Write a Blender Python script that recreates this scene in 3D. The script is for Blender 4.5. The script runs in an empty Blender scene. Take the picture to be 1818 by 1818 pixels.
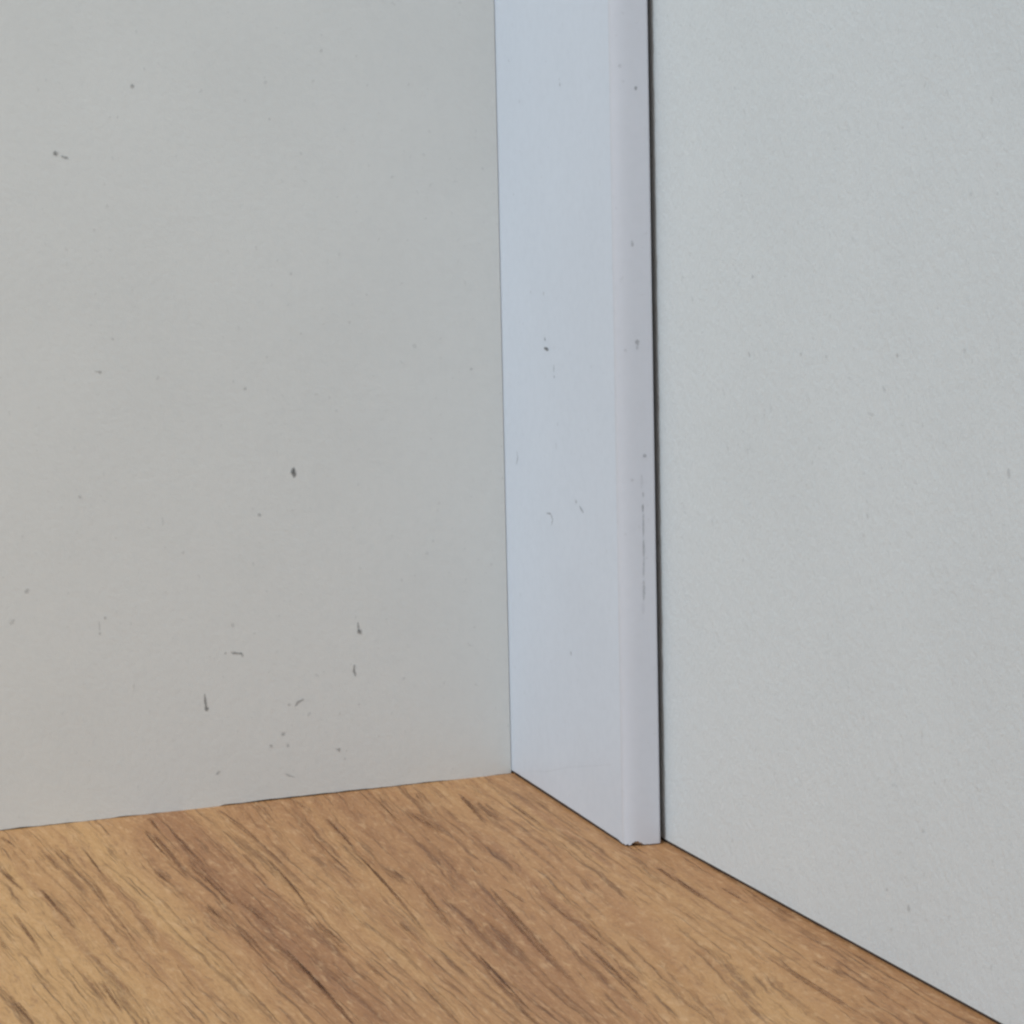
import bpy, math, random
from mathutils import Vector, Matrix

random.seed(7)
scn = bpy.context.scene
COL = scn.collection
MM = 0.001

# ------------------------------------------------------------------ camera
F_PX, W_PX, CEN = 6400.0, 1818.0, 909.0        # focal length in photograph pixels
YAW, PITCH, ROLL = (math.radians(a) for a in (21.43253, 9.11936, -1.25632))
DIST = 0.33
fwd = Vector((math.sin(YAW) * math.cos(PITCH), math.cos(YAW) * math.cos(PITCH), -math.sin(PITCH)))
rt0 = Vector((math.cos(YAW), -math.sin(YAW), 0.0))
up0 = rt0.cross(fwd)
rgt = math.cos(ROLL) * rt0 + math.sin(ROLL) * up0
upv = -math.sin(ROLL) * rt0 + math.cos(ROLL) * up0


def ray(px, py):
    return rgt * ((px - CEN) / F_PX) - upv * ((py - CEN) / F_PX) + fwd


CAM = -ray(908, 1373).normalized() * DIST
cam_data = bpy.data.cameras.new('camera')
cam_data.sensor_width = 36.0
cam_data.sensor_fit = 'HORIZONTAL'
cam_data.lens = 36.0 * F_PX / W_PX
cam_data.clip_start = 0.01
cam_data.clip_end = 50.0
cam = bpy.data.objects.new('camera', cam_data)
COL.objects.link(cam)
m = Matrix((rgt, upv, -fwd)).transposed().to_4x4()
m.translation = CAM
cam.matrix_world = m
scn.camera = cam

# ------------------------------------------------------------------ light and exposure
world = bpy.data.worlds.new('World')
scn.world = world
world.use_nodes = True
bg = world.node_tree.nodes['Background']
bg.inputs['Color'].default_value = (0.84, 0.92, 1.0, 1)
bg.inputs['Strength'].default_value = 0.13


def area(name, loc, target, size, power, color):
    d = bpy.data.lights.new(name, 'AREA')
    d.shape = 'RECTANGLE'
    d.size, d.size_y = size
    d.energy = power
    d.color = color
    o = bpy.data.objects.new(name, d)
    COL.objects.link(o)
    o.location = loc
    o.rotation_euler = (Vector(target) - Vector(loc)).to_track_quat('-Z', 'Y').to_euler()
    return o


area('window_light', (-1.15, -0.55, 1.25), (0, -0.03, 0.03), (1.1, 1.0), 23.3, (0.775, 0.895, 1.0))
area('room_light', (-0.1, -1.5, 1.45), (-0.03, 0, 0.03), (1.2, 0.9), 13.5, (0.86, 0.925, 1.0))

scn.view_settings.view_transform = 'Standard'
scn.view_settings.look = 'None'
scn.view_settings.exposure = 0.0
scn.view_settings.gamma = 1.0
scn.view_settings.use_curve_mapping = False
scn.render.engine = 'CYCLES'
scn.cycles.pixel_filter_type = 'BLACKMAN_HARRIS'
scn.cycles.filter_width = 2.5
scn.cycles.max_bounces = 7
scn.cycles.diffuse_bounces = 5


# ------------------------------------------------------------------ node helpers
class NT:
    def __init__(self, name):
        self.mat = bpy.data.materials.new(name)
        self.mat.use_nodes = True
        self.t = self.mat.node_tree
        self.b = self.t.nodes['Principled BSDF']
        self.out = self.t.nodes['Material Output']

    def n(self, kind, **kw):
        nd = self.t.nodes.new(kind)
        for k, v in kw.items():
            setattr(nd, k, v)
        return nd

    def put(self, sock, v):
        if isinstance(v, (int, float)):
            sock.default_value = v
        elif isinstance(v, tuple):
            sock.default_value = v
        else:
            self.t.links.new(v, sock)

    def math(self, op, a, b=0.0, c=0.0, clamp=False):
        nd = self.n('ShaderNodeMath', operation=op, use_clamp=clamp)
        for i, v in enumerate((a, b, c)):
            self.put(nd.inputs[i], v)
        return nd.outputs[0]

    def xyz(self, x, y, z):
        nd = self.n('ShaderNodeCombineXYZ')
        for i, v in enumerate((x, y, z)):
            self.put(nd.inputs[i], v)
        return nd.outputs[0]

    def coords(self):
        tc = self.n('ShaderNodeTexCoord')
        mp = self.n('ShaderNodeMapping')
        mp.inputs['Scale'].default_value = (1000, 1000, 1000)      # millimetres
        self.t.links.new(tc.outputs['Object'], mp.inputs['Vector'])
        sp = self.n('ShaderNodeSeparateXYZ')
        self.t.links.new(mp.outputs[0], sp.inputs[0])
        return mp.outputs[0], sp.outputs[0], sp.outputs[1], sp.outputs[2]

    def noise(self, vec, scale, detail=2.0, rough=0.5, dist=0.0):
        nd = self.n('ShaderNodeTexNoise')
        self.put(nd.inputs['Vector'], vec)
        nd.inputs['Scale'].default_value = scale
        nd.inputs['Detail'].default_value = detail
        nd.inputs['Roughness'].default_value = rough
        nd.inputs['Distortion'].default_value = dist
        return nd.outputs['Fac']

    def step(self, v, lo, hi, a=0.0, b=1.0):
        nd = self.n('ShaderNodeMapRange', interpolation_type='SMOOTHSTEP')
        self.put(nd.inputs[0], v)
        for i, q in enumerate((lo, hi, a, b)):
            nd.inputs[i + 1].default_value = q
        return nd.outputs[0]

    def mix(self, fac, a, b, blend='MIX'):
        nd = self.n('ShaderNodeMix', data_type='RGBA', blend_type=blend)
        self.put(nd.inputs[0], fac)
        self.put(nd.inputs[6], a)
        self.put(nd.inputs[7], b)
        return nd.outputs[2]

    def bump(self, h, strength, dist, normal=None):
        nd = self.n('ShaderNodeBump')
        nd.inputs['Strength'].default_value = strength
        nd.inputs['Distance'].default_value = dist
        self.put(nd.inputs['Height'], h)
        if normal is not None:
            self.t.links.new(normal, nd.inputs['Normal'])
        return nd.outputs[0]


def col(r, g, b):
    def f(v):
        v /= 255.0
        return v / 12.92 if v < .04045 else ((v + .055) / 1.055) ** 2.4
    return (f(r), f(g), f(b), 1.0)


# ------------------------------------------------------------------ materials
def mat_panel(name, base, speck, grain, bump_s, rough, seed):
    k = NT(name)
    v, x, y, z = k.coords()
    off = k.n('ShaderNodeVectorMath', operation='ADD')
    k.put(off.inputs[0], v)
    off.inputs[1].default_value = (seed, seed * 1.7, seed * .6)
    v = off.outputs[0]
    big = k.noise(v, 0.05, 2)
    mid = k.noise(v, 1.1, 4, .65)
    fine = k.noise(v, 3.4, 3, .6)
    c = k.mix(k.step(big, .3, .7), base, tuple(q * .965 for q in base[:3]) + (1,))
    c = k.mix(k.math('MULTIPLY', k.step(mid, .35, .75), .05), c, (.35, .36, .36, 1))
    # tiny pinholes and grey dust in the white foil
    pits = k.noise(v, 1.6, 2, .45)
    c = k.mix(k.step(pits, .685, .78, 0, speck), c, (.22, .215, .20, 1))
    c = k.mix(k.step(fine, .64, .82, 0, speck * .7), c, (.30, .30, .29, 1))
    k.put(k.b.inputs['Base Color'], c)
    k.put(k.b.inputs['Roughness'], k.step(mid, .2, .8, rough - .06, rough + .08))
    k.b.inputs['Specular IOR Level'].default_value = .35
    gs = k.n('ShaderNodeVectorMath', operation='MULTIPLY')
    k.put(gs.inputs[0], v)
    gs.inputs[1].default_value = grain
    h = k.math('ADD', k.noise(gs.outputs[0], 1.6, 3, .6), k.math('MULTIPLY', fine, .5))
    k.put(k.b.inputs['Normal'], k.bump(h, bump_s, .00012))
    return k.mat


def mat_wood():
    k = NT('oak_print_laminate')
    v, x, y, z = k.coords()
    # across-grain coordinate: the grain leans a little, most of all some 18 mm from the corner
    g = k.math('POWER', 2.71828, k.math('MULTIPLY', k.math('POWER', k.math('ABSOLUTE', k.math('DIVIDE', k.math('ADD', x, 19.0), 13.0)), 2.0), -1.0))
    tilt = k.math('MULTIPLY_ADD', g, .085, .035)
    u = k.math('SUBTRACT', x, k.math('MULTIPLY', y, tilt))
    warp = k.noise(k.xyz(k.math('MULTIPLY', x, .12), k.math('MULTIPLY', y, .045), 3.0), 1.0, 3)
    u = k.math('ADD', u, k.math('MULTIPLY', k.math('SUBTRACT', warp, .5), 1.6))
    wob = k.noise(k.xyz(k.math('MULTIPLY', x, .7), k.math('MULTIPLY', y, .30), 9.0), 1.0, 2)
    u2 = k.math('ADD', u, k.math('MULTIPLY', k.math('SUBTRACT', wob, .5), .45))

    def gn(us, ys, zz, detail=2, rough=.5, uu=u2):
        return k.noise(k.xyz(k.math('MULTIPLY', uu, us), k.math('MULTIPLY', y, ys), zz), 1.0, detail, rough)

    light, tan, brown, dark = col(202, 153, 99), col(183, 131, 84), col(150, 99, 63), col(100, 58, 34)
    broad = gn(.16, .008, 1.0, 3, .55, u)
    # wide printed bands: golden at the far left, browner around the middle
    leftg = k.step(u, -52.0, -34.0, 1.0, 0.0)
    midb = k.math('MULTIPLY', k.step(u, -38.0, -33.0), k.step(u, -16.0, -9.0, 1, 0))
    tone = k.math('ADD', k.math('MULTIPLY', broad, .75), .08)
    tone = k.math('SUBTRACT', tone, k.math('MULTIPLY', leftg, .18))
    tone = k.math('ADD', tone, k.math('MULTIPLY', midb, .09))
    tone = k.math('ADD', tone, k.step(u, -3.0, 1.5, 0, .08))
    c = k.mix(k.step(tone, .26, .56), light, tan)
    c = k.mix(k.step(tone, .46, .74, 0, .70), c, brown)
    # long parallel lines, from soft and wide to hair-thin
    med = gn(.75, .018, 5.0, 3, .6)
    c = k.mix(k.step(med, .48, .72, 0, .50), c, brown)
    c = k.mix(k.step(med, .22, .46, .22, 0), c, light)
    fine = gn(1.7, .028, 11.0, 4, .6)
    brk = k.step(gn(.9, .085, 51.0, 2), .36, .60, .10, 1.0)
    fines = k.math('MULTIPLY', k.step(fine, .51, .67), brk)
    c = k.mix(k.math('MULTIPLY', fines, .55), c, dark)
    pore = gn(3.1, .062, 21.0, 3, .6)
    pmask = k.step(gn(.6, .075, 31.0, 2), .42, .60, .12, 1.0)
    pores = k.math('MULTIPLY', k.step(pore, .54, .68), pmask)
    c = k.mix(k.math('MULTIPLY', pores, .55), c, dark)
    c = k.mix(k.math('MULTIPLY', k.step(pore, .26, .42, 1, 0), .26), c, col(222, 176, 126))
    # short embossed grain of the laminate
    fleck = gn(1.5, .30, 41.0, 4, .72)
    c = k.mix(k.step(fleck, .52, .68, 0, .46), c, col(222, 177, 130))
    c = k.mix(k.step(fleck, .29, .47, .42, 0), c, col(122, 78, 50))
    tiny = gn(4.5, 1.0, 61.0, 2, .6)
    c = k.mix(k.step(tiny, .53, .70, 0, .22), c, col(226, 186, 142))
    c = k.mix(k.step(tiny, .28, .45, .25, 0), c, col(118, 76, 50))
    k.put(k.b.inputs['Base Color'], c)
    k.put(k.b.inputs['Roughness'], k.step(fine, .3, .8, .48, .62))
    k.b.inputs['Specular IOR Level'].default_value = .35
    h = k.math('SUBTRACT', k.math('MULTIPLY', fleck, 1.2), k.math('ADD', pores, k.math('MULTIPLY', fines, .8)))
    k.put(k.b.inputs['Normal'], k.bump(h, .75, .00018))
    return k.mat


def mat_mark(name, colour):
    """soft-edged dirt or ink: the mesh's own 'strength' attribute fades it out at its rim"""
    k = NT(name)
    k.b.inputs['Base Color'].default_value = colour
    k.b.inputs['Roughness'].default_value = .75
    at_ = k.n('ShaderNodeAttribute', attribute_name='strength')
    v, x, y, z = k.coords()
    ns = k.step(k.noise(v, 4.0, 2), .25, .6, .45, 1.0)
    k.put(k.b.inputs['Alpha'], k.math('MULTIPLY', at_.outputs['Fac'], ns, clamp=True))
    return k.mat


M_BACK = mat_panel('white_foil_smooth', col(218, 218, 213), .17, (1, 1, 1), .22, .52, 3.0)
M_STRIP = mat_panel('blue_white_plastic', col(219, 226, 235), .10, (1, 1, .5), .02, .40, 11.0)
M_BAND = mat_panel('lavender_white_band', col(213, 215, 221), .12, (1, 1, .4), .03, .42, 17.0)
M_SIDE = mat_panel('white_foil_embossed', col(220, 224, 224), .16, (1, 1.0, .7), .55, .46, 29.0)
M_WOOD = mat_wood()
M_SCUFF = mat_mark('grey_scuff', (.085, .082, .078, 1))
M_STREAK = mat_mark('dark_grain_ink', col(112, 70, 44))
M_EDGE = mat_panel('speckled_grey_edge', col(200, 197, 192), .5, (1, 1, .3), .3, .6, 41.0)  # speckled grey for the side panel's edge along the gap
M_CORE_SHADE = NT('raw_edge_gap_shade')  # raw board faces, also the dark colour standing in for gap shade
M_CORE_SHADE.b.inputs['Base Color'].default_value = (.060, .036, .023, 1)
M_CORE_SHADE.b.inputs['Roughness'].default_value = .9
M_CORE_SHADE = M_CORE_SHADE.mat


# ------------------------------------------------------------------ mesh helpers
def obj(name, verts, faces, mat, parent=None, smooth=False, mats=None, fmat=None):
    me = bpy.data.meshes.new(name)
    me.from_pydata([tuple(v) for v in verts], [], faces)
    for q in (mats or [mat]):
        me.materials.append(q)
    if fmat:
        for p, i in zip(me.polygons, fmat):
            p.material_index = i
    if smooth:
        for p in me.polygons:
            p.use_smooth = True
    me.update()
    o = bpy.data.objects.new(name, me)
    COL.objects.link(o)
    if parent:
        o.parent = parent
    return o


def tag(o, label=None, cat=None, kind=None):
    if label:
        o['label'] = label
    if cat:
        o['category'] = cat
    if kind:
        o['kind'] = kind
    return o


def empty(name, loc=(0, 0, 0)):
    o = bpy.data.objects.new(name, None)
    o.empty_display_size = .01
    COL.objects.link(o)
    o.location = loc
    return o


def noise1(seed, n, amp, passes=2):
    r = random.Random(seed)
    a = [r.uniform(-1, 1) for _ in range(n)]
    for _ in range(passes):
        a = [(a[max(i - 1, 0)] + 2 * a[i] + a[min(i + 1, n - 1)]) / 4 for i in range(n)]
    mx = max(abs(q) for q in a) or 1
    return [q / mx * amp for q in a]


def on_floor(px, py, z=0.0):
    d = ray(px, py)
    return CAM + d * ((z - CAM.z) / d.z)


def on_plane(px, py, p0, nrm):
    d = ray(px, py)
    return CAM + d * ((Vector(p0) - CAM).dot(nrm) / d.dot(nrm))


TOP = .170                                     # how far the panels rise
# ------------------------------------------------------------------ floor
fl_v = [(-.30, -.32, 0), (.03, -.32, 0), (.03, .02, 0), (-.30, .02, 0),
        (-.30, -.32, -.018), (.03, -.32, -.018), (.03, .02, -.018), (-.30, .02, -.018)]
floor = obj('floor', fl_v, [(0, 1, 2, 3), (7, 6, 5, 4), (0, 4, 5, 1), (1, 5, 6, 2), (2, 6, 7, 3), (3, 7, 4, 0)], M_WOOD)
tag(floor, 'tan oak-patterned wooden board at the bottom of the corner', kind='structure')

# ------------------------------------------------------------------ back panel (faces the camera, left in the picture)
back = empty('back_panel')
tag(back, 'wide smooth white panel with dark scuff marks, left of the narrow strip', 'panel')


def back_bottom():
    xs, zs = [], []
    x = -300.0
    while x < -.55:
        xs.append(x)
        x += 4.0 if x < -75 else .45
    xs.append(-.03)
    fine = noise1(5, len(xs), .045, 1)
    slow = noise1(6, len(xs), .055, 12)
    step_x = on_plane(396, 1426, (0, 0, 0), Vector((0, 1, 0))).x / MM
    for q, a, b in zip(xs, fine, slow):
        zb = .07 + a + b
        if q < step_x:
            zb -= .10 * math.exp((q - step_x) / 9.0)
        zs.append(max(zb, -.04))
    return xs, zs


xs, zs = back_bottom()
v, f, fm = [], [], []
for x, z in zip(xs, zs):
    v += [(x * MM, 0, z * MM), (x * MM, 0, TOP), (x * MM, .010, TOP), (x * MM, .010, z * MM)]
for i in range(len(xs) - 1):
    a, b = i * 4, i * 4 + 4
    for q, mi in ((0, 0), (1, 0), (2, 0), (3, 1)):
        f.append((a + q, b + q, b + (q + 1) % 4, a + (q + 1) % 4))
        fm.append(mi)
f += [(3, 2, 1, 0), tuple(len(v) - 4 + q for q in range(4))]
fm += [1, 1]
back_board = obj('board', v, f, None, back, mats=[M_BACK, M_CORE_SHADE], fmat=fm)

# ------------------------------------------------------------------ side panel (right), raised a hair above the floor
ZS = .28
X1 = on_floor(1212, 1507, ZS * MM).x / MM
YE = on_floor(1188, 1494, ZS * MM).y / MM + 2.2    # where its far edge sits, just behind the strip's front
side = empty('side_panel', (X1 * MM, 0, 0))
tag(side, 'embossed white panel on the right beyond the dark gap', 'panel')
nz = 420
zz = [ZS * MM + (TOP - ZS * MM) * (i / (nz - 1)) ** 1.0 for i in range(nz)]
jit = noise1(15, nz, .15, 1)
jit2 = noise1(16, nz, .04, 5)
jx = noise1(17, nz, .015, 1)
prof = [(0.0, -320.0), (0.0, None, -1.75, 0.0), (0.0, None, -1.45, 1.0), (0.015, None, -1.2, 1.0), (0.035, None, -.5, .6), (.10, None, 0.0, .6), (1.2, None, .05, 1.0), (16.0, None, .0, 0.0)]
v, f, fm = [], [], []
npf = len(prof)
for i, z in enumerate(zz):
    for p in prof:
        if p[1] is not None:
            v.append((p[0] * MM, p[1] * MM, z))
        else:
            v.append(((p[0] + jx[i] * (p[3] if p[0] > 0 else 0)) * MM, (YE + p[2] + (jit[i] + jit2[i]) * (p[3] * .8 + .2 if p[3] else 0)) * MM, z))
    v.append((16 * MM, -320 * MM, z))
n = npf + 1
for i in range(nz - 1):
    for q in range(n):
        f.append((i * n + q, i * n + (q + 1) % n, (i + 1) * n + (q + 1) % n, (i + 1) * n + q)[::-1])
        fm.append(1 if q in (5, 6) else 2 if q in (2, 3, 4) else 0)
f += [tuple(range(n)), tuple((nz - 1) * n + q for q in range(n))[::-1]]
fm += [1, 0]
side_board = obj('board', v, f, None, side, mats=[M_SIDE, M_CORE_SHADE, M_EDGE], fmat=fm)



def box(name, x0, x1, y0, y1, z0, z1, mat, parent):
    vv = [(x, y, z) for z in (z0, z1) for (x, y) in ((x0, y0), (x1, y0), (x1, y1), (x0, y1))]
    vv = [tuple(q * MM for q in p) for p in vv]
    return obj(name, vv, [(3, 2, 1, 0), (4, 5, 6, 7), (0, 1, 5, 4), (1, 2, 6, 5), (2, 3, 7, 6), (3, 0, 4, 7)], mat, parent)


side_gap_shade = box('gap_shade', .10, 15.5, -319.5, YE - .3, .02, ZS + .06, M_CORE_SHADE, side)  # dark slab added in the floor gap, its colour is the shade
tag(side_gap_shade, 'dark strip standing in for the shade under the white facing')

# ------------------------------------------------------------------ corner strip: a lip standing out between the panels
strip = empty('corner_strip')
tag(strip, 'narrow bluish-white vertical strip with chipped foot between the two panels', 'trim strip')
ZB = .26
P1 = on_floor(1105, 1495, ZB * MM) / MM
P3 = on_floor(1171, 1497, .10 * MM) / MM
Pc = on_floor(1117, 1499, .18 * MM) / MM
# outline of the wide face (back to front)
Y0 = -.55                                      # a hairline joint is left against the back panel
face = [(.12, 3.0, .22), (.02, 0.0, .3), (0.0, Y0 - .06, .32)]
for i in range(1, 26):
    t = i / 26
    face.append((P1.x * t, Y0 - .06 + (P1.y - Y0 + .06) * t, .34 - .09 * t * t + .012 * math.sin(i * 2.1)))
# rounded edge band (front), with two chips in its foot
band = []
A2 = Vector((P1.x, P1.y))
B2 = Vector((P3.x, P3.y))
M2 = Vector((Pc.x + 1.15, Pc.y + (P3.y - Pc.y) * .45 - .12))
t1 = (A2 - Vector((0, Y0))).normalized()
t2 = (B2 - M2).normalized()
det = t1.x * (-t2.y) + t2.x * t1.y            # where the face line and the front line meet
dd = M2 - A2
kk = (dd.x * (-t2.y) + t2.x * dd.y) / det
K2 = A2 + t1 * kk
for i in range(0, 33):
    t = i / 32
    if t <= .6:
        s = t / .6
        q = A2 * (1 - s) ** 2 + K2 * 2 * s * (1 - s) + M2 * s * s
    else:
        q = M2.lerp(B2, (t - .6) / .4)
    band.append([q.x, q.y, .10])
chips = {1: .03, 2: .09, 3: .12, 4: .03, 7: .07, 8: .09, 9: .02, 11: .05, 12: .20, 13: .22, 14: .34, 15: .31, 16: .36, 17: .21, 18: .19, 19: .05, 22: .04}
for i, b in enumerate(band):
    b[2] = .10 + chips.get(i, .0) + random.uniform(-.012, .012)
rim = [(P3.x + .10, P3.y + .06, .10), (P3.x + .16, P3.y + .22, .10), (P3.x + .17, P3.y + .7, .10)]


def extrude(name, outline, mat, parent, closed, smooth=True):
    nn = len(outline)
    vv, ff = [], []
    zl = [0.0, .0009, .002, .02, .06, .12, TOP]
    for j, zq in enumerate(zl):
        for (x, y, zb) in outline:
            vv.append((x * MM, y * MM, zb * MM if j == 0 else max(zq, zb * MM)))
    for j in range(len(zl) - 1):
        for q in range(nn if closed else nn - 1):
            w = (q + 1) % nn
            ff.append((j * nn + q, j * nn + w, (j + 1) * nn + w, (j + 1) * nn + q))
    if closed:
        ff.append(tuple(range(nn))[::-1])
        ff.append(tuple((len(zl) - 1) * nn + q for q in range(nn)))
    return obj(name, vv, ff, mat, parent, smooth)


core_x = P1.x + .45
body_out = face + [(P1.x, P1.y, .15), (core_x + .2, P1.y, .2), (P3.x - .05, P1.y, .2), (P3.x + .12, -26.8, .1), (26.0, -26.8, .1), (26.0, 3.0, .2)]
body = extrude('strip_body', body_out, M_STRIP, strip, True, False)
body.data.materials.append(M_CORE_SHADE)                 # rear flange added behind the gap, coloured dark for the gap's shade
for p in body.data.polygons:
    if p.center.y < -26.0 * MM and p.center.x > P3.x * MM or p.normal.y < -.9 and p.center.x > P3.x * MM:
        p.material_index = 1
band_out = [tuple(b) for b in band] + rim + [(P3.x + .17, P1.y - .03, .10), (P1.x + .02, P1.y - .03, .15)]
edge = extrude('edge_band', band_out, M_BAND, strip, True, False)
tag(edge, 'rounded greyish front edge with dashed scratches and chips at its foot')
for o, lim in ((body, 40), (edge, 40)):
    for p in o.data.polygons:
        p.use_smooth = True
    o.data.set_sharp_from_angle(angle=math.radians(lim))


cv = [(x * MM, y * MM, z * MM) for z in (.02, .6) for x, y in ((.12, Y0 - .1), (P1.x + .07, P1.y + .3), (M2.x, M2.y + .12), (P3.x - .2, P3.y + .12), (P3.x - .2, P1.y + 1.0), (1.2, -.9))]
foot = obj('gap_shade', cv, [tuple(range(6))[::-1], tuple(range(6, 12))] + [(q, (q + 1) % 6, (q + 1) % 6 + 6, q + 6) for q in range(6)], M_CORE_SHADE, strip)  # dark fill put under the strip as painted shade
tag(foot, 'dark fill standing in for the shade under the strip and in its chips')

# ------------------------------------------------------------------ marks: thin ribbons with a fading rim
def ribbon_data(pts, nrm, width, strength, lift, taper=.35, jitter=.15, rnd=random):
    """pts: 3D points on a surface; returns verts, faces, strengths"""
    P = []
    for a, b in zip(pts, pts[1:]):
        L = (b - a).length
        k = max(2, int(L / (width * .8)) + 1)
        k = min(k, 14)
        P += [a.lerp(b, i / k) for i in range(k)]
    P.append(pts[-1])
    vv, ff, ss = [], [], []
    N = len(P)
    for i, p in enumerate(P):
        t = (P[min(i + 1, N - 1)] - P[max(i - 1, 0)]).normalized()
        s = t.cross(nrm).normalized()
        e = i / (N - 1)
        w = width * .5 * (taper + (1 - taper) * math.sin(math.pi * min(max(e, .03), .97)) ** .6) * rnd.uniform(1 - jitter, 1 + jitter)
        c = p + s * rnd.uniform(-jitter, jitter) * width * .3 + nrm * lift
        fade = min(1, e / .12, (1 - e) / .12) if N > 3 else 1
        for off, sv in ((-1.5, 0), (-.45, 1), (.45, 1), (1.5, 0)):
            vv.append(c + s * w * off)
            ss.append(sv * strength * fade)
    for i in range(N - 1):
        for q in range(3):
            ff.append((i * 4 + q, i * 4 + q + 1, i * 4 + 5 + q, i * 4 + 4 + q))
    return vv, ff, ss


def blob_data(c, nrm, r, strength, lift, stretch=1.0, ang=0.0, rnd=random):
    a = nrm.orthogonal().normalized()
    b = nrm.cross(a)
    vv, ss, ff = [c + nrm * lift], [strength], []
    K = 12
    for ring, (rr, sv) in enumerate(((.45, strength), (1.05, 0.0))):
        for i in range(K):
            t = 2 * math.pi * i / K
            q = rr * r * rnd.uniform(.78, 1.22)
            x, y = q * math.cos(t) * stretch, q * math.sin(t)
            x, y = x * math.cos(ang) - y * math.sin(ang), x * math.sin(ang) + y * math.cos(ang)
            vv.append(c + a * x + b * y + nrm * lift)
            ss.append(sv)
    for i in range(K):
        j = (i + 1) % K
        ff.append((0, 1 + i, 1 + j))
        ff.append((1 + i, 1 + K + i, 1 + K + j, 1 + j))
    return vv, ff, ss


def mark_obj(name, chunks, mat, parent):
    vv, ff, ss = [], [], []
    for a, b, c in chunks:
        o = len(vv)
        vv += a
        ff += [tuple(o + q for q in t) for t in b]
        ss += c
    off = parent.location if parent else Vector()
    o = obj(name, [p - off for p in vv], ff, mat, parent)
    at_ = o.data.attributes.new('strength', 'FLOAT', 'POINT')
    at_.data.foreach_set('value', ss)
    return o


PXMM = DIST / F_PX                             # one photograph pixel at the corner, in metres


def marks(surface, parent, items, gain=.74, lift=.00004):
    p0, nrm = surface
    for it in items:
        ch = []
        for s in it:
            if s[0] == 'l':                    # line: points in photograph pixels, width px, strength
                pts = [on_plane(x, y, p0, nrm) for x, y in s[1]]
                ch.append(ribbon_data(pts, nrm, s[2] * PXMM * .85, s[3] * gain, lift))
            else:                              # dot
                ch.append(blob_data(on_plane(s[1], s[2], p0, nrm), nrm, s[3] * PXMM * .85, s[4] * gain, lift * 1.5,
                                    s[5] if len(s) > 5 else 1, s[6] if len(s) > 6 else 0))
        mark_obj('scuff_mark', ch, M_SCUFF, parent)


BACK_S = ((0, 0, 0), Vector((0, -1, 0)))
SIDE_S = ((X1 * MM, 0, 0), Vector((-1, 0, 0)))
sd = Vector((P1.x, P1.y - Y0, 0)).normalized()
STRIP_S = ((0, Y0 * MM, 0), Vector((sd.y, -sd.x, 0)).normalized())
if STRIP_S[1].x > 0:
    STRIP_S = (STRIP_S[0], -STRIP_S[1])
fd = Vector((t2.x, t2.y, 0))
BAND_S = ((P3.x * MM, P3.y * MM, 0), Vector((fd.y, -fd.x, 0)))
if BAND_S[1].y > 0:
    BAND_S = (BAND_S[0], -BAND_S[1])

marks(BACK_S, back, [
    [('d', 234, 153, 5, .62)],
    [('d', 98, 272, 6, .60), ('l', [(107, 277), (116, 280), (123, 281)], 5, .5)],
    [('l', [(519, 829), (521, 838), (523, 849)], 9, .95)],
    [('d', 177, 660, 4.5, .40), ('l', [(166, 659), (176, 660)], 3, .25)],
    [('l', [(408, 1158), (420, 1160), (432, 1160)], 5, .55), ('l', [(428, 1160), (432, 1167)], 4, .35), ('d', 400, 1160, 3.5, .3)],
    [('l', [(635, 1103), (636, 1115), (638, 1122)], 4, .5), ('d', 638, 1121, 6, .65)],
    [('l', [(629, 1179), (628, 1191), (632, 1201)], 5, .55)],
    [('l', [(363, 1231), (364, 1243), (366, 1256)], 4.5, .65), ('d', 366, 1258, 5.5, .75)],
    [('l', [(524, 1255), (528, 1247), (540, 1241)], 5, .45), ('d', 513, 1251, 4, .3)],
    [('d', 502, 1303, 5, .42)], [('d', 481, 1324, 5, .36)], [('d', 511, 1323, 4.5, .34)],
    [('d', 602, 1331, 4.5, .5), ('l', [(594, 1328), (601, 1331)], 2.5, .3)],
    [('l', [(383, 1376), (391, 1368)], 5, .42)],
    [('l', [(505, 1373), (514, 1377), (524, 1380)], 3.5, .28)],
    [('d', 460, 914, 4.5, .40)], [('l', [(176, 1102), (177, 1122)], 3, .22), ('d', 177, 1124, 3.5, .3)],
    [('d', 47, 1049, 5, .33, 1.5)], [('d', 435, 690, 4, .28)], [('d', 836, 655, 4, .28)],
    [('d', 142, 882, 5, .22)], [('d', 186, 1097, 4, .25)], [('d', 413, 1110, 5, .22)],
    [('d', 21, 1104, 5, .26, 1.6)], [('d', 325, 981, 4, .2)], [('d', 570, 90, 4, .22)],
    [('d', 516, 486, 4, .2)], [('d', 478, 211, 3.5, .2)], [('d', 200, 602, 3.5, .2)], [('d', 620, 572, 4, .18)],
    [('d', 612, 1347, 3.5, .22)], [('d', 548, 1267, 4, .22, 1.6)],
])
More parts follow.
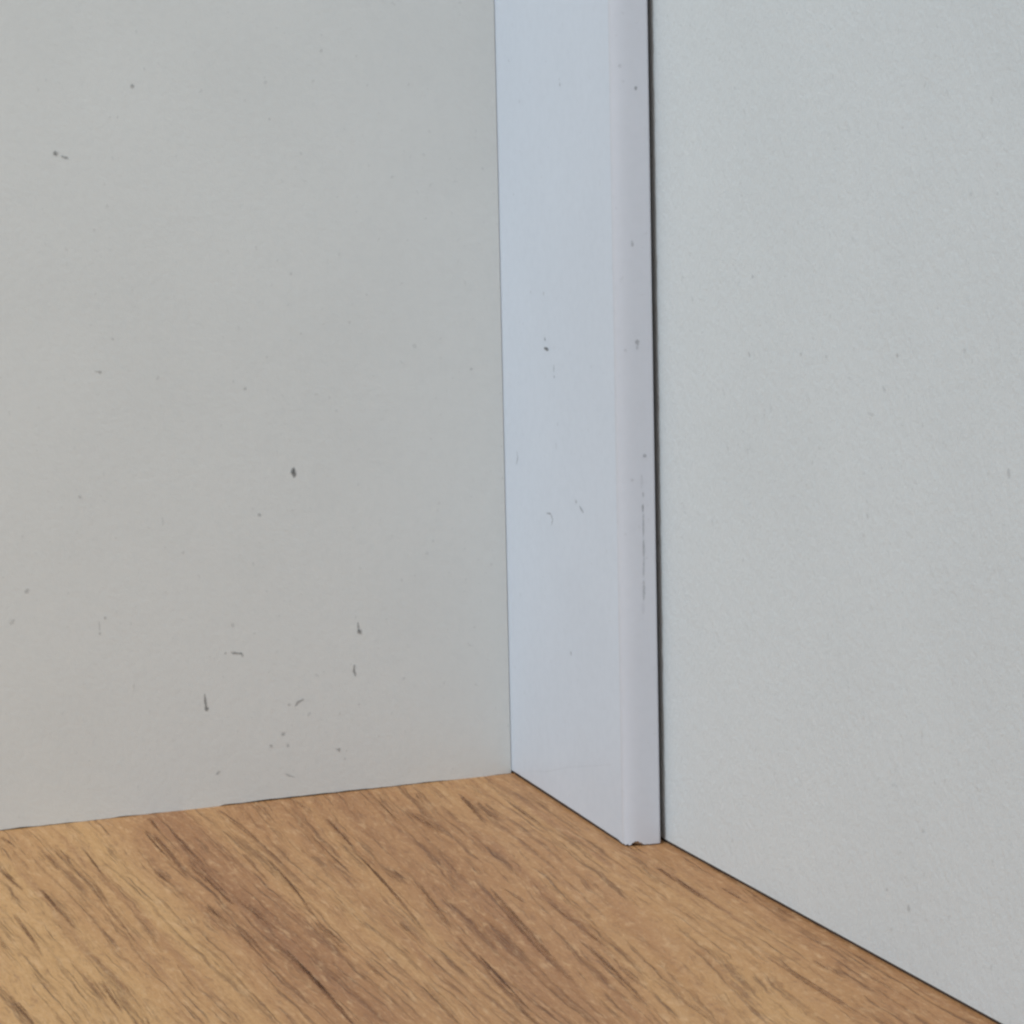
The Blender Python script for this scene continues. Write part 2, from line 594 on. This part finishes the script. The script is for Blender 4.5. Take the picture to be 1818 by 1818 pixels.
marks(STRIP_S, strip, [
    [('l', [(967, 598), (969, 606)], 6, .55)], [('l', [(966, 618), (975, 621)], 6, .7), ('d', 972, 619, 4, .4)],
    [('l', [(984, 646), (984, 662)], 3.5, .38), ('d', 985, 669, 4, .42)],
    [('l', [(918, 799), (920, 812), (917, 826)], 4.5, .30)],
    [('d', 1024, 891, 5, .35), ('l', [(1029, 898), (1037, 911)], 4.5, .45)],
    [('l', [(970, 911), (978, 912), (982, 922), (979, 935)], 4, .36)],
    [('l', [(1014, 1155), (1015, 1165)], 5, .48)],
    [('d', 995, 150, 4.5, .35), ('d', 994, 141, 4, .15)],
    [('d', 966, 521, 5, .22)], [('d', 943, 519, 5, .14)], [('d', 991, 753, 5, .15)], [('l', [(988, 785), (988, 800)], 4, .14)],
    [('d', 904, 108, 4, .16)], [('d', 923, 180, 5, .12)], [('d', 913, 345, 4, .14)], [('d', 1051, 651, 4, .12)],
    [('l', [(930, 1368), (970, 1370), (1010, 1362), (1060, 1359), (1094, 1357)], 3, .05)],
], gain=.95)
marks(BAND_S, strip, [
    [('l', [(1128, 152), (1129, 161)], 5, .75)], [('d', 1100, 117, 4.5, .35)],
    [('l', [(1121, 425), (1123, 439)], 5, .5)],
    [('d', 1131, 607, 5.5, .62), ('l', [(1131, 608), (1131, 622)], 5, .35)], [('d', 1110, 622, 4, .25)],
    [('d', 1144, 809, 4.5, .60)],
    [('l', [(1141, 873), (1142, 884)], 3.5, .4)],
    [('l', [(1141, 894), (1141, 910)], 4, .55), ('l', [(1142, 910), (1142, 955)], 3.5, .38)],
    [('l', [(1142, 956), (1143, 990)], 4, .48), ('l', [(1143, 988), (1142, 1025)], 3.5, .36)],
    [('l', [(1142, 1028), (1143, 1046), (1143, 1068)], 5, .36)],
    [('l', [(1141, 1068), (1142, 1092)], 6, .14)], [('d', 1122, 852, 4, .25)], [('l', [(1139, 840), (1139, 868)], 4, .18)],
], gain=.55)
marks(SIDE_S, side, [
    [('d', 1337, 491, 4.5, .45)], [('l', [(1228, 524), (1231, 536)], 4.5, .36)],
    [('d', 1331, 629, 5, .35, 1.4)], [('d', 1423, 629, 4.5, .38)], [('d', 1468, 633, 4.5, .36)], [('d', 1594, 631, 4.5, .48)],
    [('l', [(1566, 683), (1574, 697)], 7, .22)], [('d', 1713, 622, 6, .2)], [('l', [(1540, 734), (1553, 736)], 6, .2)],
    [('l', [(1791, 832), (1792, 850)], 10, .30)], [('d', 1541, 916, 5, .25)], [('d', 1265, 926, 5, .25)],
    [('d', 1614, 1612, 7, .40)], [('d', 1576, 1579, 5, .3)], [('d', 1640, 1475, 5, .30)], [('d', 1583, 1650, 5, .22)],
    [('l', [(1638, 1290), (1637, 1325)], 3.5, .18)], [('l', [(1582, 1393), (1596, 1396)], 4, .2)],
    [('d', 1455, 796, 4.5, .24)], [('d', 1370, 726, 4.5, .2)], [('l', [(1432, 694), (1440, 716)], 4, .15)],
    [('d', 1725, 345, 5, .22)], [('d', 1186, 28, 4, .25)], [('d', 1226, 43, 4.5, .2)], [('d', 1540, 890, 4, .2)],
], gain=.50)

# ------------------------------------------------------------------ the long printed streaks in the wood
ST = [
    ([(263, 1479), (294, 1508), (323, 1545)], 12, .75), ([(307, 1479), (337, 1522), (363, 1545)], 9, .55),
    ([(340, 1532), (375, 1568), (407, 1599)], 12, .70), ([(373, 1609), (400, 1635)], 12, .50),
    ([(420, 1642), (450, 1672), (480, 1705)], 10, .55), ([(413, 1592), (450, 1618), (485, 1645)], 10, .38),
    ([(487, 1672), (530, 1712), (563, 1745), (606, 1795), (630, 1822)], 12, .78),
    ([(393, 1442), (427, 1465), (453, 1489)], 8, .65), ([(437, 1522), (467, 1555)], 7, .62),
    ([(483, 1532), (510, 1562), (547, 1612)], 9, .60), ([(73, 1582), (100, 1610), (127, 1642)], 9, .78),
    ([(27, 1629), (50, 1660), (70, 1689)], 9, .62), ([(5, 1550), (32, 1574)], 10, .62),
    ([(177, 1745), (195, 1766), (213, 1792)], 11, .60), ([(20, 1772), (40, 1795), (57, 1815)], 11, .58),
    ([(123, 1522), (167, 1565), (200, 1619), (235, 1665)], 7, .50), ([(150, 1512), (183, 1555)], 8, .50),
    ([(567, 1645), (603, 1679)], 12, .58), ([(283, 1545), (297, 1562)], 14, .50), ([(265, 1455), (280, 1472)], 10, .45),
    ([(77, 1515), (97, 1539)], 8, .48), ([(7, 1489), (23, 1502)], 9, .5), ([(587, 1459), (612, 1486)], 8, .6),
    ([(646, 1529), (690, 1575), (739, 1635)], 8, .72), ([(689, 1545), (716, 1565)], 12, .55),
    ([(739, 1569), (768, 1600), (793, 1635)], 8, .60), ([(716, 1640), (740, 1665)], 9, .5),
    ([(729, 1445), (760, 1466), (793, 1482)], 16, .52), ([(740, 1410), (748, 1422)], 8, .4),
    ([(819, 1415), (840, 1434), (859, 1459)], 12, .55), ([(853, 1429), (879, 1452)], 14, .48),
    ([(900, 1422), (935, 1448), (966, 1472)], 9, .55), ([(823, 1675), (879, 1739), (939, 1805), (960, 1824)], 11, .70),
    ([(879, 1589), (923, 1645), (979, 1705), (1013, 1739)], 18, .50), ([(896, 1579), (926, 1599)], 7, .55),
    ([(1039, 1679), (1093, 1725), (1139, 1775)], 9, .68), ([(1103, 1719), (1139, 1749)], 8, .52),
    ([(1046, 1658), (1075, 1680)], 7, .45), ([(1173, 1545), (1212, 1572)], 11, .55), ([(606, 1482), (626, 1502)], 8, .6),
    ([(649, 1705), (675, 1728), (699, 1752)], 8, .45), ([(956, 1589), (1000, 1625), (1033, 1650)], 6, .32),
    ([(1205, 1564), (1240, 1586), (1272, 1609)], 9, .72), ([(1285, 1579), (1319, 1599)], 7, .58),
    ([(1365, 1702), (1412, 1732), (1485, 1775), (1530, 1802)], 9, .66), ([(1452, 1709), (1485, 1729)], 7, .55),
    ([(1425, 1662), (1452, 1675)], 6, .42), ([(1212, 1775), (1280, 1822)], 8, .40), ([(1340, 1640), (1372, 1660)], 6, .35),
    ([(0, 1665), (20, 1690)], 8, .45), ([(520, 1420), (545, 1440)], 7, .42), ([(560, 1490), (600, 1530)], 7, .4),
    ([(670, 1420), (700, 1450), (720, 1470)], 7, .42), ([(1040, 1560), (1075, 1590)], 5, .28), ([(1530, 1725), (1600, 1765)], 6, .36),
    ([(250, 1640), (280, 1680)], 6, .32), ([(320, 1720), (345, 1755)], 6, .28), ([(760, 1750), (800, 1800)], 7, .36),
]
rs = random.Random(44)
chunks = []
NF = Vector((0, 0, 1))
for pts, w, s in ST:
    P = [on_floor(*p) for p in pts]
    P = [P[0] + (P[0] - P[1]) * .25] + P + [P[-1] + (P[-1] - P[-2]) * .35]
    # each streak is a sheaf of thinner broken lines
    chunks.append(ribbon_data(P, NF, w * PXMM * .60, s * .50, .00003, .25, .35, rs))
    for _ in range(3):
        o = Vector((rs.uniform(-.5, .5) * w * PXMM * 1.5, 0, 0))
        i0 = rs.uniform(0, .35)
        a, b = P[0].lerp(P[-1], i0), P[0].lerp(P[-1], min(1, i0 + rs.uniform(.35, .7)))
        mid = P[len(P) // 2] if len(P) > 2 else a.lerp(b, .5)
        chunks.append(ribbon_data([a + o, b + o], NF, w * PXMM * .30, s * .62, .000045, .2, .4, rs))
streaks = mark_obj('grain_streaks', chunks, M_STREAK, floor)
tag(streaks, kind='stuff')
